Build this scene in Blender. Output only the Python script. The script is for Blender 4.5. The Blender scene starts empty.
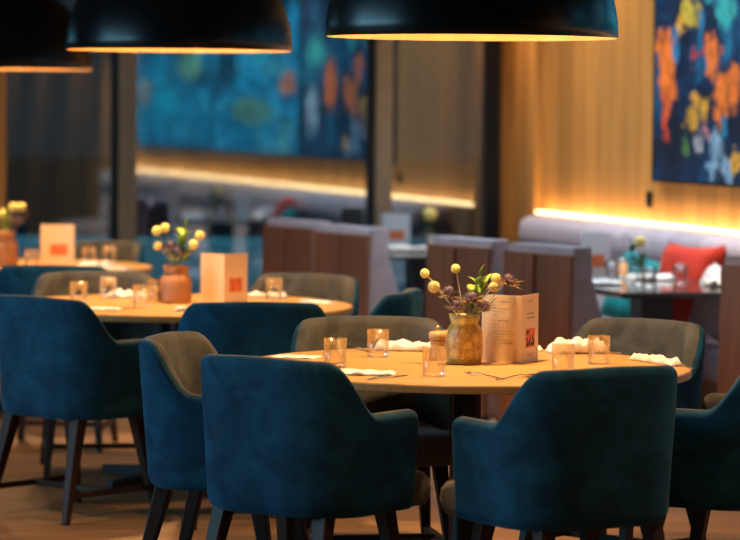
import bpy, math, random
from mathutils import Vector, Matrix, noise
random.seed(4)
PI = math.pi
scn = bpy.context.scene
C = scn.collection
R = math.radians

# ------------------------------------------------------------------ room axes
CX, CY = .859, 18.4                     # corner of window wall and panelled wall
UX, UY = .288, -.957                    # along the panelled wall, towards the viewer
VX, VY = -.957, -.288                   # along the window wall, away from the corner
ROOM_A = math.atan2(-VY, -VX)           # room rotation about z (window wall direction)
def W(t, off=0, z=0):                   # point on the panelled wall: t metres from the corner, off metres into the room
    return Vector((CX + UX*t + VX*off, CY + UY*t + VY*off, z))
def G(l, off=0, z=0):                   # point on the window wall, off metres into the room
    return Vector((CX + VX*l + UX*off, CY + VY*l + UY*off, z))

# ------------------------------------------------------------------ materials
MATS = {}
def newmat(name):
    m = bpy.data.materials.new(name); m.use_nodes = True
    nt = m.node_tree; b = nt.nodes['Principled BSDF']
    MATS[name] = m
    return m, nt, b
def ramp(nt, stops):
    r = nt.nodes.new('ShaderNodeValToRGB')
    el = r.color_ramp.elements
    while len(el) < len(stops): el.new(.5)
    for e, (p, c) in zip(el, stops):
        e.position = p; e.color = (*c, 1)
    return r
def simple(name, col, rough=.5, metal=0, var=.08, scale=12, **kw):
    m, nt, b = newmat(name)
    tc = nt.nodes.new('ShaderNodeTexCoord'); n = nt.nodes.new('ShaderNodeTexNoise')
    n.inputs['Scale'].default_value = scale; n.inputs['Detail'].default_value = 4
    nt.links.new(tc.outputs['Object'], n.inputs['Vector'])
    lo = tuple(max(0, c*(1-var)) for c in col); hi = tuple(min(1, c*(1+var)) for c in col)
    r = ramp(nt, [(.3, lo), (.7, hi)])
    nt.links.new(n.outputs['Fac'], r.inputs['Fac']); nt.links.new(r.outputs['Color'], b.inputs['Base Color'])
    b.inputs['Roughness'].default_value = rough; b.inputs['Metallic'].default_value = metal
    for k, v in kw.items(): b.inputs[k.replace('_', ' ')].default_value = v
    return m
def velvet(name, col, col2, sheen, tint):
    m, nt, b = newmat(name)
    tc = nt.nodes.new('ShaderNodeTexCoord'); n = nt.nodes.new('ShaderNodeTexNoise')
    n.inputs['Scale'].default_value = 7; n.inputs['Detail'].default_value = 5; n.inputs['Roughness'].default_value = .6
    n.inputs['Distortion'].default_value = .8
    nt.links.new(tc.outputs['Object'], n.inputs['Vector'])
    r = ramp(nt, [(.38, col), (.66, col2)])
    nt.links.new(n.outputs['Fac'], r.inputs['Fac']); nt.links.new(r.outputs['Color'], b.inputs['Base Color'])
    b.inputs['Roughness'].default_value = .85
    b.inputs['Specular IOR Level'].default_value = .15
    b.inputs['Sheen Weight'].default_value = sheen; b.inputs['Sheen Roughness'].default_value = .35
    b.inputs['Sheen Tint'].default_value = (*tint, 1)
    n2 = nt.nodes.new('ShaderNodeTexNoise'); n2.inputs['Scale'].default_value = 260
    nt.links.new(tc.outputs['Object'], n2.inputs['Vector'])
    bp = nt.nodes.new('ShaderNodeBump'); bp.inputs['Strength'].default_value = .12; bp.inputs['Distance'].default_value = .002
    nt.links.new(n2.outputs['Fac'], bp.inputs['Height']); nt.links.new(bp.outputs['Normal'], b.inputs['Normal'])
    return m
def wood(name, c1, c2, rough, axis='X', scale=1.0, stretch=14, spec=.5):
    m, nt, b = newmat(name)
    tc = nt.nodes.new('ShaderNodeTexCoord'); mp = nt.nodes.new('ShaderNodeMapping')
    s = [stretch*scale]*3; s['XYZ'.index(axis)] = scale
    mp.inputs['Scale'].default_value = s
    n = nt.nodes.new('ShaderNodeTexNoise'); n.inputs['Scale'].default_value = 2.2; n.inputs['Detail'].default_value = 6
    n.inputs['Distortion'].default_value = .6
    nt.links.new(tc.outputs['Object'], mp.inputs['Vector']); nt.links.new(mp.outputs['Vector'], n.inputs['Vector'])
    r = ramp(nt, [(.3, c1), (.7, c2)])
    nt.links.new(n.outputs['Fac'], r.inputs['Fac']); nt.links.new(r.outputs['Color'], b.inputs['Base Color'])
    b.inputs['Roughness'].default_value = rough; b.inputs['Specular IOR Level'].default_value = spec
    return m
def emis(name, col, st):
    m, nt, b = newmat(name)
    b.inputs['Base Color'].default_value = (*col, 1); b.inputs['Emission Color'].default_value = (*col, 1)
    b.inputs['Emission Strength'].default_value = st
    return m

M_blue = velvet('blue_velvet', (.003, .026, .053), (.006, .060, .108), .18, (.2, .55, .8))
M_greyv = velvet('taupe_velvet_shaded', (.045, .043, .038), (.085, .080, .070), .3, (.8, .75, .7))  # taupe darkened: shade inside the chairs put into the colour
M_seatv = velvet('taupe_velvet_lit', (.10, .08, .065), (.155, .125, .10), .3, (.8, .75, .7))  # same taupe kept lighter, brighter light on the seats painted in
M_lilac = velvet('lilac_grey_velvet', (.34, .27, .29), (.42, .35, .37), .4, (.8, .8, .9))
M_leg = wood('espresso_wood', (.020, .009, .006), (.040, .017, .010), .5, 'Z', spec=.2)
M_table = wood('oak_top', (.50, .265, .078), (.66, .375, .12), .38, 'X', 1.2, 12)
M_edge = wood('oak_edge', (.36, .19, .07), (.46, .26, .10), .45, 'X', 2, 12)
M_dtable = simple('dark_lacquer_top', (.045, .03, .028), .12, 0, .1)
M_black = simple('black_metal', (.006, .006, .007), .35, .2, .1)
M_lampout = simple('black_enamel', (.0035, .003, .003), .28, 0, .1, Specular_IOR_Level=.3)
M_lampin = simple('gold_leaf', (.85, .55, .22), .5, .1, .1)
M_brass = simple('bulb_socket', (.5, .33, .12), .3, 1, .05)
M_bulb = emis('warm_bulb', (1, .62, .25), 12)
M_steel = simple('cutlery_steel', (.65, .6, .54), .22, 1, .03)
M_napkin = simple('white_linen', (.78, .74, .68), .9, 0, .04, 60)
M_paper = simple('cream_card', (.84, .64, .42), .8, 0, .02, 5)
M_paperw = simple('white_card', (.62, .62, .64), .8, 0, .02, 5)
M_ink = simple('brown_ink', (.32, .22, .16), .8)
M_inkd = simple('dark_ink', (.035, .02, .02), .8)
M_orange = simple('orange_print', (.72, .17, .05), .7, 0, .45, 90)
M_terr = simple('terracotta', (.46, .20, .075), .6, 0, .1, 20)
M_yel = simple('craspedia_yellow', (.80, .66, .20), .85, 0, .2, 300)
M_yel2 = simple('dried_gold', (.60, .46, .17), .85, 0, .3, 200)
M_thistle = simple('thistle_mauve', (.15, .10, .16), .85, 0, .3, 60)
M_bract = simple('thistle_bract', (.30, .20, .11), .8, 0, .3, 60)
M_stem = simple('grey_stem', (.50, .45, .32), .8)
M_gstem = simple('olive_stem', (.36, .38, .12), .7)
M_leaf = simple('leaf_green', (.26, .38, .04), .5, 0, .35, 30)
M_leafd = simple('leaf_dark_green', (.045, .11, .035), .5, 0, .3, 30)
M_mill = wood('mill_wood', (.50, .27, .10), (.62, .36, .15), .4, 'Z', 6, 8)
M_brownback = wood('walnut_shell', (.19, .068, .033), (.27, .105, .052), .65, 'Z', 1, 14)
M_red = velvet('red_cushion', (.42, .028, .015), (.52, .045, .022), .3, (1, .5, .4))
M_teal = velvet('teal_cushion', (.004, .16, .17), (.008, .22, .22), .3, (.4, .9, .9))
M_white = velvet('white_cushion', (.50, .46, .46), (.6, .56, .56), .2, (1, 1, 1))
M_frame = simple('bronze_frame', (.30, .245, .16), .4, .2, .08)
M_framed = simple('dark_frame', (.010, .011, .012), .35, .2)
M_pot = simple('small_grey_pot', (.18, .15, .15), .5)
M_amber = emis('lit_amber_glass', (.95, .48, .18), 1.4)
M_ceil = simple('dark_ceiling', (.05, .035, .025), .8)
M_benchbase = wood('bench_base', (.30, .17, .10), (.36, .21, .12), .5, 'X')
M_led = emis('led_strip', (1, .72, .38), 5)
M_dark = simple('exterior_ground', (.02, .07, .09), .5)
M_pale = simple('pale_ledge', (.25, .42, .46), .7)

def glassmat():                         # thin-walled clear glass: clear face on, mirror-like at grazing angles
    m = bpy.data.materials.new('clear_glass'); m.use_nodes = True
    nt = m.node_tree; nt.nodes.clear()
    o = nt.nodes.new('ShaderNodeOutputMaterial'); mx = nt.nodes.new('ShaderNodeMixShader')
    t = nt.nodes.new('ShaderNodeBsdfTransparent'); t.inputs['Color'].default_value = (.985, .98, .97, 1)
    g = nt.nodes.new('ShaderNodeBsdfGlossy'); g.inputs['Roughness'].default_value = .04
    fr = nt.nodes.new('ShaderNodeFresnel'); fr.inputs['IOR'].default_value = 1.5
    mm = nt.nodes.new('ShaderNodeMath'); mm.operation = 'MULTIPLY_ADD'; mm.inputs[1].default_value = .5; mm.inputs[2].default_value = .02
    nt.links.new(fr.outputs[0], mm.inputs[0]); nt.links.new(mm.outputs[0], mx.inputs['Fac'])
    nt.links.new(t.outputs[0], mx.inputs[1]); nt.links.new(g.outputs[0], mx.inputs[2]); nt.links.new(mx.outputs[0], o.inputs['Surface'])
    return m
M_glass = glassmat()
def vasemat():
    m, nt, b = newmat('amber_crackle')
    tc = nt.nodes.new('ShaderNodeTexCoord'); v = nt.nodes.new('ShaderNodeTexVoronoi')
    v.feature = 'DISTANCE_TO_EDGE'; v.inputs['Scale'].default_value = 34
    mp = nt.nodes.new('ShaderNodeMapping'); mp.inputs['Scale'].default_value = (1, 1, .8)
    nz = nt.nodes.new('ShaderNodeTexNoise'); nz.inputs['Scale'].default_value = 30
    mx = nt.nodes.new('ShaderNodeMixRGB'); mx.inputs['Fac'].default_value = .04
    nt.links.new(tc.outputs['Object'], mp.inputs['Vector']); nt.links.new(mp.outputs['Vector'], mx.inputs[1])
    nt.links.new(nz.outputs['Color'], mx.inputs[2]); nt.links.new(mx.outputs[0], v.inputs['Vector'])
    r = ramp(nt, [(0, (.34, .18, .035)), (.12, (.66, .42, .10)), (.3, (.80, .55, .16))])
    nt.links.new(v.outputs['Distance'], r.inputs['Fac']); nt.links.new(r.outputs['Color'], b.inputs['Base Color'])
    b.inputs['Roughness'].default_value = .35; b.inputs['Subsurface Weight'].default_value = .5; b.inputs['Subsurface Radius'].default_value = (.06, .04, .02); b.inputs['Subsurface Scale'].default_value = 1
    bp = nt.nodes.new('ShaderNodeBump'); bp.inputs['Strength'].default_value = .4; bp.inputs['Distance'].default_value = .003
    nt.links.new(v.outputs['Distance'], bp.inputs['Height']); nt.links.new(bp.outputs['Normal'], b.inputs['Normal'])
    return m
M_vase = vasemat()

def windowglass():
    m = bpy.data.materials.new('tinted_window_glass'); m.use_nodes = True
    nt = m.node_tree; nt.nodes.clear()
    o = nt.nodes.new('ShaderNodeOutputMaterial'); mx = nt.nodes.new('ShaderNodeMixShader')
    t = nt.nodes.new('ShaderNodeBsdfTransparent'); t.inputs['Color'].default_value = (.55, .68, .72, 1)
    g = nt.nodes.new('ShaderNodeBsdfGlossy'); g.inputs['Color'].default_value = (.86, .95, 1, 1); g.inputs['Roughness'].default_value = .03
    mx.inputs['Fac'].default_value = .26
    nt.links.new(t.outputs[0], mx.inputs[1]); nt.links.new(g.outputs[0], mx.inputs[2]); nt.links.new(mx.outputs[0], o.inputs['Surface'])
    return m
M_wglass = windowglass()

def floormat():
    m, nt, b = newmat('oak_planks')
    tc = nt.nodes.new('ShaderNodeTexCoord'); mp = nt.nodes.new('ShaderNodeMapping')
    mp.inputs['Rotation'].default_value = (0, 0, -ROOM_A)
    br = nt.nodes.new('ShaderNodeTexBrick'); br.inputs['Scale'].default_value = 1
    br.inputs['Brick Width'].default_value = 1.6; br.inputs['Row Height'].default_value = .16
    br.inputs['Mortar Size'].default_value = .003; br.offset = .37
    br.inputs['Color1'].default_value = (.36, .18, .07, 1); br.inputs['Color2'].default_value = (.26, .115, .042, 1)
    br.inputs['Mortar'].default_value = (.08, .04, .02, 1)
    n = nt.nodes.new('ShaderNodeTexNoise'); n.inputs['Scale'].default_value = 3; n.inputs['Detail'].default_value = 6
    mp2 = nt.nodes.new('ShaderNodeMapping'); mp2.inputs['Rotation'].default_value = (0, 0, -ROOM_A); mp2.inputs['Scale'].default_value = (.7, 9, 1)
    r = ramp(nt, [(.3, (.6, .6, .6)), (.7, (1.15, 1.1, 1.05))])
    mu = nt.nodes.new('ShaderNodeMixRGB'); mu.blend_type = 'MULTIPLY'; mu.inputs['Fac'].default_value = 1
    nt.links.new(tc.outputs['Object'], mp.inputs['Vector']); nt.links.new(mp.outputs['Vector'], br.inputs['Vector'])
    nt.links.new(tc.outputs['Object'], mp2.inputs['Vector']); nt.links.new(mp2.outputs['Vector'], n.inputs['Vector'])
    nt.links.new(n.outputs['Fac'], r.inputs['Fac']); nt.links.new(br.outputs['Color'], mu.inputs[1]); nt.links.new(r.outputs['Color'], mu.inputs[2])
    nt.links.new(mu.outputs[0], b.inputs['Base Color']); b.inputs['Roughness'].default_value = .5
    return m
M_floor = floormat()

def panelmat():                         # oak veneer boards, object X runs along the wall
    m, nt, b = newmat('oak_wall_boards')
    tc = nt.nodes.new('ShaderNodeTexCoord')
    mp = nt.nodes.new('ShaderNodeMapping'); mp.inputs['Scale'].default_value = (16, 16, .9)
    n = nt.nodes.new('ShaderNodeTexNoise'); n.inputs['Scale'].default_value = 2; n.inputs['Detail'].default_value = 6
    nt.links.new(tc.outputs['Object'], mp.inputs['Vector']); nt.links.new(mp.outputs['Vector'], n.inputs['Vector'])
    r = ramp(nt, [(.3, (.46, .20, .045)), (.7, (.60, .30, .075))])
    nt.links.new(n.outputs['Fac'], r.inputs['Fac'])
    sx = nt.nodes.new('ShaderNodeSeparateXYZ'); nt.links.new(tc.outputs['Object'], sx.inputs[0])
    mm = nt.nodes.new('ShaderNodeMath'); mm.operation = 'MULTIPLY'; mm.inputs[1].default_value = 1/.21
    fl = nt.nodes.new('ShaderNodeMath'); fl.operation = 'FLOOR'
    wn = nt.nodes.new('ShaderNodeTexWhiteNoise'); wn.noise_dimensions = '1D'
    nt.links.new(sx.outputs['X'], mm.inputs[0]); nt.links.new(mm.outputs[0], fl.inputs[0]); nt.links.new(fl.outputs[0], wn.inputs['W'])
    r2 = ramp(nt, [(0, (.78, .76, .74)), (1, (1.1, 1.08, 1.05))])
    nt.links.new(wn.outputs['Value'], r2.inputs['Fac'])
    mu = nt.nodes.new('ShaderNodeMixRGB'); mu.blend_type = 'MULTIPLY'; mu.inputs['Fac'].default_value = 1
    nt.links.new(r.outputs['Color'], mu.inputs[1]); nt.links.new(r2.outputs['Color'], mu.inputs[2])
    fr = nt.nodes.new('ShaderNodeMath'); fr.operation = 'FRACT'; nt.links.new(mm.outputs[0], fr.inputs[0])
    gt = nt.nodes.new('ShaderNodeMath'); gt.operation = 'GREATER_THAN'; gt.inputs[1].default_value = .965; nt.links.new(fr.outputs[0], gt.inputs[0])
    mk = nt.nodes.new('ShaderNodeMixRGB'); mk.inputs[2].default_value = (.09, .04, .012, 1)
    nt.links.new(gt.outputs[0], mk.inputs['Fac']); nt.links.new(mu.outputs[0], mk.inputs[1])
    nt.links.new(mk.outputs[0], b.inputs['Base Color']); b.inputs['Roughness'].default_value = .42
    return m
M_panel = panelmat()

def canvas(name, base, blobs, nseed, xs=1.0):
    """abstract painting: noisy ground and soft-edged paint blobs; object X along the canvas, Z up"""
    m, nt, b = newmat(name)
    L = nt.links.new
    tc = nt.nodes.new('ShaderNodeTexCoord')
    sq = nt.nodes.new('ShaderNodeVectorMath'); sq.operation = 'MULTIPLY'; sq.inputs[1].default_value = (xs, 1, 1); L(tc.outputs['Object'], sq.inputs[0])
    add = nt.nodes.new('ShaderNodeVectorMath'); add.operation = 'ADD'; add.inputs[1].default_value = (nseed, 0, nseed*.7)
    L(sq.outputs[0], add.inputs[0])
    n = nt.nodes.new('ShaderNodeTexNoise'); n.inputs['Scale'].default_value = 1.9; n.inputs['Detail'].default_value = 7
    n.inputs['Roughness'].default_value = .62; n.inputs['Distortion'].default_value = .5
    L(add.outputs[0], n.inputs['Vector'])
    r = ramp(nt, base); L(n.outputs['Fac'], r.inputs['Fac'])
    cur = r.outputs['Color']
    nd = nt.nodes.new('ShaderNodeTexNoise'); nd.inputs['Scale'].default_value = 13; nd.inputs['Detail'].default_value = 5
    nd.inputs['Roughness'].default_value = .65
    L(add.outputs[0], nd.inputs['Vector'])
    sb = nt.nodes.new('ShaderNodeVectorMath'); sb.operation = 'SUBTRACT'; sb.inputs[1].default_value = (.5, .5, .5)
    L(nd.outputs['Color'], sb.inputs[0])
    sc = nt.nodes.new('ShaderNodeVectorMath'); sc.operation = 'SCALE'; sc.inputs['Scale'].default_value = .30
    L(sb.outputs[0], sc.inputs[0])
    wp = nt.nodes.new('ShaderNodeVectorMath'); wp.operation = 'ADD'; L(tc.outputs['Object'], wp.inputs[0]); L(sc.outputs[0], wp.inputs[1])
    for (x, z, rx, rz, col) in blobs:
        s1 = nt.nodes.new('ShaderNodeVectorMath'); s1.operation = 'SUBTRACT'; s1.inputs[1].default_value = (x, 0, z); L(wp.outputs[0], s1.inputs[0])
        s2 = nt.nodes.new('ShaderNodeVectorMath'); s2.operation = 'MULTIPLY'; s2.inputs[1].default_value = (1/rx, 0, 1/rz); L(s1.outputs[0], s2.inputs[0])
        ln = nt.nodes.new('ShaderNodeVectorMath'); ln.operation = 'LENGTH'; L(s2.outputs[0], ln.inputs[0])
        mr = nt.nodes.new('ShaderNodeMapRange'); mr.inputs['From Min'].default_value = 1.1; mr.inputs['From Max'].default_value = .75
        L(ln.outputs['Value'], mr.inputs['Value'])
        mx = nt.nodes.new('ShaderNodeMixRGB'); L(mr.outputs[0], mx.inputs['Fac']); L(cur, mx.inputs[1]); mx.inputs[2].default_value = (*col, 1)
        cur = mx.outputs[0]
    nb = nt.nodes.new('ShaderNodeTexNoise'); nb.inputs['Scale'].default_value = 14; nb.inputs['Detail'].default_value = 6; nb.inputs['Roughness'].default_value = .7
    L(add.outputs[0], nb.inputs['Vector'])
    rb = ramp(nt, [(.36, (.35, .35, .4)), (.58, (1, 1, 1))]); L(nb.outputs['Fac'], rb.inputs['Fac'])
    mu = nt.nodes.new('ShaderNodeMixRGB'); mu.blend_type = 'MULTIPLY'; mu.inputs['Fac'].default_value = 1; L(cur, mu.inputs[1]); L(rb.outputs['Color'], mu.inputs[2])
    L(mu.outputs[0], b.inputs['Base Color']); b.inputs['Roughness'].default_value = .5
    return m
OR = (.95, .22, .03); YO = (.85, .42, .04); TE = (.04, .42, .42); LB = (.32, .52, .66); RD = (.6, .05, .02); WH = (.62, .6, .6)
navy = [(.38, (.008, .014, .035)), (.48, (.006, .030, .085)), (.56, (.010, .085, .20)), (.66, (.02, .22, .38))]
cyan = [(.36, (.005, .07, .16)), (.46, (.004, .25, .55)), (.54, (.01, .42, .85)), (.66, (.10, .50, .62))]
M_can1 = canvas('painting_navy', navy, [
    (.15, .72, .16, .10, OR), (.18, .62, .12, .10, OR), (.20, .50, .13, .09, OR), (.18, .40, .06, .10, (.85, .14, .03)), (.17, .28, .03, .09, (.8, .08, .02)),
    (.48, .90, .14, .07, (.6, .48, .06)), (.36, .84, .07, .05, YO), (.80, 1.02, .26, .09, TE), (.95, .90, .14, .10, TE), (.12, 1.06, .12, .05, OR),
    (.78, .66, .10, .11, OR), (.92, .50, .11, .08, OR), (1.06, .52, .10, .12, OR), (.90, .38, .09, .08, OR), (.68, .38, .07, .07, YO), (.52, .34, .09, .06, YO), (.56, .44, .07, .04, YO),
    (.54, .66, .03, .05, RD), (.66, .70, .03, .04, RD), (.86, .20, .11, .08, LB), (.98, .08, .10, .06, LB), (.80, .10, .06, .05, LB), (1.10, .12, .07, .05, YO), (.62, .22, .07, .05, WH), (.72, .26, .05, .03, (.7, .25, .2)), (.44, .20, .05, .05, (.08, .2, .06)),
    (.30, .72, .06, .12, (.02, .25, .5)), (.62, .80, .06, .10, (.02, .2, .4)), (.95, .30, .05, .05, (.02, .3, .5)),
    (1.5, .55, .16, .2, OR), (1.9, .8, .25, .12, TE), (2.0, .35, .18, .2, LB)], 3)
M_can2 = canvas('painting_cyan', cyan, [(.9, .85, .6, .12, (.01, .45, .8)), (1.5, .35, .7, .12, (.12, .42, .38)), (2.3, .7, .4, .2, (.005, .09, .18)), (.35, .55, .25, .10, (.75, .25, .10))], 11, .3)
M_can3 = canvas('painting_turquoise', cyan, [(.8, .75, .5, .15, (.14, .46, .36)), (1.9, .4, .7, .2, (.01, .5, .9)), (2.2, .95, .5, .10, (.005, .09, .18)), (2.6, .5, .3, .12, (.35, .45, .5))], 23, .3)

# ------------------------------------------------------------------ mesh builder
class MB:
    def __init__(s): s.v = []; s.f = []
    def add(s, vs, fs, M=None):
        o = len(s.v)
        s.v += [tuple(M @ Vector(v)) if M else tuple(v) for v in vs]
        s.f += [tuple(i+o for i in f) for f in fs]
        return s
    def box(s, x0, x1, y0, y1, z0, z1, M=None):
        vs = [(x, y, z) for z in (z0, z1) for x, y in ((x0, y0), (x1, y0), (x1, y1), (x0, y1))]
        return s.add(vs, [(3, 2, 1, 0), (4, 5, 6, 7), (0, 1, 5, 4), (1, 2, 6, 5), (2, 3, 7, 6), (3, 0, 4, 7)], M)
    def lathe(s, prof, n=32, M=None, caps=True):
        vs = []; fs = []
        for r, z in prof:
            for k in range(n):
                a = 2*PI*k/n; vs.append((r*math.cos(a), r*math.sin(a), z))
        for i in range(len(prof)-1):
            for k in range(n):
                fs.append((i*n+k, i*n+(k+1) % n, (i+1)*n+(k+1) % n, (i+1)*n+k))
        if caps:
            fs.append(tuple(range(n-1, -1, -1))); fs.append(tuple((len(prof)-1)*n+k for k in range(n)))
        return s.add(vs, fs, M)
    def tube(s, pts, rads, n=8, M=None):
        pts = [Vector(p) for p in pts]; vs = []; fs = []
        if not isinstance(rads, (list, tuple)): rads = [rads]*len(pts)
        for i, p in enumerate(pts):
            d = (pts[min(i+1, len(pts)-1)]-pts[max(i-1, 0)]).normalized()
            a = d.cross(Vector((0, 0, 1)) if abs(d.z) < .9 else Vector((0, 1, 0))).normalized(); b = d.cross(a)
            for k in range(n):
                t = 2*PI*k/n; vs.append(p+(a*math.cos(t)+b*math.sin(t))*rads[i])
        for i in range(len(pts)-1):
            for k in range(n): fs.append((i*n+k, i*n+(k+1) % n, (i+1)*n+(k+1) % n, (i+1)*n+k))
        fs.append(tuple(range(n-1, -1, -1))); fs.append(tuple((len(pts)-1)*n+k for k in range(n)))
        return s.add(vs, fs, M)
    def bar(s, a, b, wa, wb=None, M=None):           # square tapered bar
        wb = wa if wb is None else wb
        a = Vector(a); b = Vector(b); d = (b-a).normalized()
        u = (Vector((1, 0, 0)) if abs(d.z) > .7 else Vector((0, 0, 1))); x = d.cross(u).normalized(); y = d.cross(x).normalized()
        vs = []
        for p, w in ((a, wa), (b, wb)):
            for i, j in ((-1, -1), (1, -1), (1, 1), (-1, 1)): vs.append(p+x*i*w/2+y*j*w/2)
        return s.add(vs, [(0, 1, 2, 3), (7, 6, 5, 4), (0, 4, 5, 1), (1, 5, 6, 2), (2, 6, 7, 3), (3, 7, 4, 0)], M)
    def ico(s, c, r, sub=2, disp=0, seed=0, sc=(1, 1, 1)):
        import bmesh
        bm = bmesh.new(); bmesh.ops.create_icosphere(bm, subdivisions=sub, radius=1)
        vs = []
        for v in bm.verts:
            k = 1+disp*noise.noise(v.co*5+Vector((seed, 0, 0)))
            vs.append((c[0]+v.co.x*r*k*sc[0], c[1]+v.co.y*r*k*sc[1], c[2]+v.co.z*r*k*sc[2]))
        fs = [tuple(v.index for v in f.verts) for f in bm.faces]; bm.free()
        return s.add(vs, fs)
    def cone(s, a, b, r, n=4):
        a = Vector(a); b = Vector(b); d = (b-a).normalized(); u = d.orthogonal().normalized(); w = d.cross(u)
        vs = [a+(u*math.cos(2*PI*k/n)+w*math.sin(2*PI*k/n))*r for k in range(n)]+[b]
        return s.add(vs, [(k, (k+1) % n, n) for k in range(n)]+[tuple(range(n-1, -1, -1))])
    def grid(s, rows, closeu=False):                 # rows of equal length points
        n = len(rows[0]); vs = [p for r in rows for p in r]; fs = []
        for i in range(len(rows)-1):
            for k in range(n if closeu else n-1):
                fs.append((i*n+k, i*n+(k+1) % n, (i+1)*n+(k+1) % n, (i+1)*n+k))
        return s.add(vs, fs)
    def build(s, name, mat, parent=None, smooth=False, bevel=0, seg=2, sub=0, loc=None, rz=0, mats=None):
        me = bpy.data.meshes.new(name); me.from_pydata([tuple(v) for v in s.v], [], s.f); me.update()
        import bmesh
        bm = bmesh.new(); bm.from_mesh(me); bmesh.ops.recalc_face_normals(bm, faces=bm.faces); bm.to_mesh(me); bm.free()
        me.materials.append(mat)
        if smooth:
            for p in me.polygons: p.use_smooth = True
        o = bpy.data.objects.new(name, me); C.objects.link(o)
        if bevel:
            md = o.modifiers.new('bevel', 'BEVEL'); md.width = bevel; md.segments = seg; md.limit_method = 'ANGLE'; md.angle_limit = R(40)
        if sub:
            md = o.modifiers.new('sub', 'SUBSURF'); md.levels = sub; md.render_levels = sub
        if parent: o.parent = parent
        if loc is not None: o.location = loc
        o.rotation_euler.z = rz
        return o
def tag(o, label, cat, group=None, kind=None):
    o['label'] = label; o['category'] = cat
    if group: o['group'] = group
    if kind: o['kind'] = kind
    return o
def thing(name, label, cat, loc=(0, 0, 0), rz=0, group=None):
    o = bpy.data.objects.new(name, None); C.objects.link(o); o.location = loc; o.rotation_euler.z = rz
    return tag(o, label, cat, group)
def struct(o): o['kind'] = 'structure'; return o
def dup(root, loc, rz, label, group=None):
    r = root.copy(); C.objects.link(r); r.location = loc; r.rotation_euler.z = rz; r['label'] = label
    if group: r['group'] = group
    for ch in list(root.children):
        c = ch.copy(); C.objects.link(c); c.parent = r
        for g in ch.children:
            d = g.copy(); C.objects.link(d); d.parent = c
    return r
def smooth01(x): x = max(0, min(1, x)); return x*x*(3-2*x)
def smooth02(x): x = max(0, min(1, x)); return x*x*x*(x*(6*x-15)+10)

# ------------------------------------------------------------------ setting
ang_u = math.atan2(UY, UX)              # object X along the panelled wall away from corner
ang_v = math.atan2(VY, VX)              # object X along the window wall away from corner
struct(MB().box(-14, 12, -6, 21.5, -.1, 0).build('floor', M_floor))
CEIL = 3.1
ceil_pts = [W(-.1), W(20), W(20, 12), W(-.1, 12)]
mb = MB(); vs = [Vector((p.x, p.y, CEIL)) for p in ceil_pts]+[Vector((p.x, p.y, CEIL+.1)) for p in ceil_pts]
mb.add(vs, [(0, 1, 2, 3), (7, 6, 5, 4), (0, 4, 5, 1), (1, 5, 6, 2), (2, 6, 7, 3), (3, 7, 4, 0)])
struct(mb.build('ceiling', M_ceil))
# panelled wall: local x = t along wall, local y: +y is out of ... (rotate so that -y side faces the room)
struct(MB().box(-.15, 20, 0, .15, 0, CEIL).build('wall_right', M_panel, loc=W(0), rz=ang_u))
# check side: rotation by ang_u maps local +y to (-UY, UX) = (.957,.288) -> away from the room
# upright oak fins on the far stretch of the panelled wall
for i in range(14):
    struct(MB().box(-.05, .05, -.09, 0, 0, CEIL).build('trim_%d' % (i+1), M_edge, loc=W(11.4+i*.6), rz=ang_u, bevel=.006))
# window wall
mull = [.115, .845, 2.42, 3.98, 5.58, 7.18]
for i in range(5):
    a, b_ = mull[i], mull[i+1]
    win = struct(MB().box(a, b_, -.004, .004, .06, CEIL-.05).build('window_%d' % (i+1), M_wglass, loc=G(0), rz=ang_v))
for i, l in enumerate(mull):
    w = .085 if i else .05
    struct(MB().box(l-w/2-(.02 if i else 0), l+w/2, -.07, .07, 0, CEIL).build('trim_%d' % (20+i), M_frame if i else M_framed, loc=G(0), rz=ang_v, bevel=.004))
    struct(MB().box(l+w/2, l+w/2+.03, -.045, .045, 0, CEIL).build('trim_%d' % (30+i), M_framed, loc=G(0), rz=ang_v, bevel=.003))
struct(MB().box(0, 7.3, -.05, .05, 0, .06).build('trim_40', M_framed, loc=G(0), rz=ang_v))
struct(MB().box(7.2, 14, -.1, .1, 0, CEIL).build('wall_back', M_edge, loc=G(0), rz=ang_v))
struct(MB().box(-.02, .09, -.075, .05, 0, CEIL).build('trim_43', M_panel, loc=G(0), rz=ang_v))
# oak strip added by the corner, lit to imitate a glow band
struct(MB().box(.22, .56, -.05, .0, 0, CEIL).build('trim_41', M_panel, loc=W(0), rz=ang_u))
# oak post at the far left in front of the windows
struct(MB().box(-.18, .09, -.14, .14, 0, CEIL).build('trim_42', M_panel, loc=(-2.22, 17.0, 0), rz=ang_u, bevel=.005))
# outside
struct(MB().box(-60, 60, 22, 120, -.6, -.5).build('exterior_ground', M_dark))
struct(MB().box(-12, 3, 24.0, 24.5, -.5, .50).build('exterior_ledge', M_pale))

# paintings, three adjoining canvases
def painting(t0, t1, mat, label):
    r = thing('painting', label, 'painting', W(t0, .012, 1.19), ang_u)
    MB().box(.015, t1-t0-.015, -.03, .01, .015, 1.5).build('canvas', mat, r)
    f = MB(); L_ = t1-t0
    f.box(0, .014, -.036, .012, 0, 1.515).box(L_-.014, L_, -.036, .012, 0, 1.515).box(.014, L_-.014, -.036, .012, 0, .014).box(.014, L_-.014, -.036, .012, 1.501, 1.515)
    f.build('frame', M_framed, r)
painting(2.40, 4.74, M_can1, 'large abstract painting of orange and teal blots on navy, hanging above the bench')
painting(4.76, 7.58, M_can2, 'second abstract painting from the corner, bright blue, seen mirrored in the window')
painting(7.60, 10.6, M_can3, 'third abstract painting from the corner, blue and turquoise, seen mirrored in the window')

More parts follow.
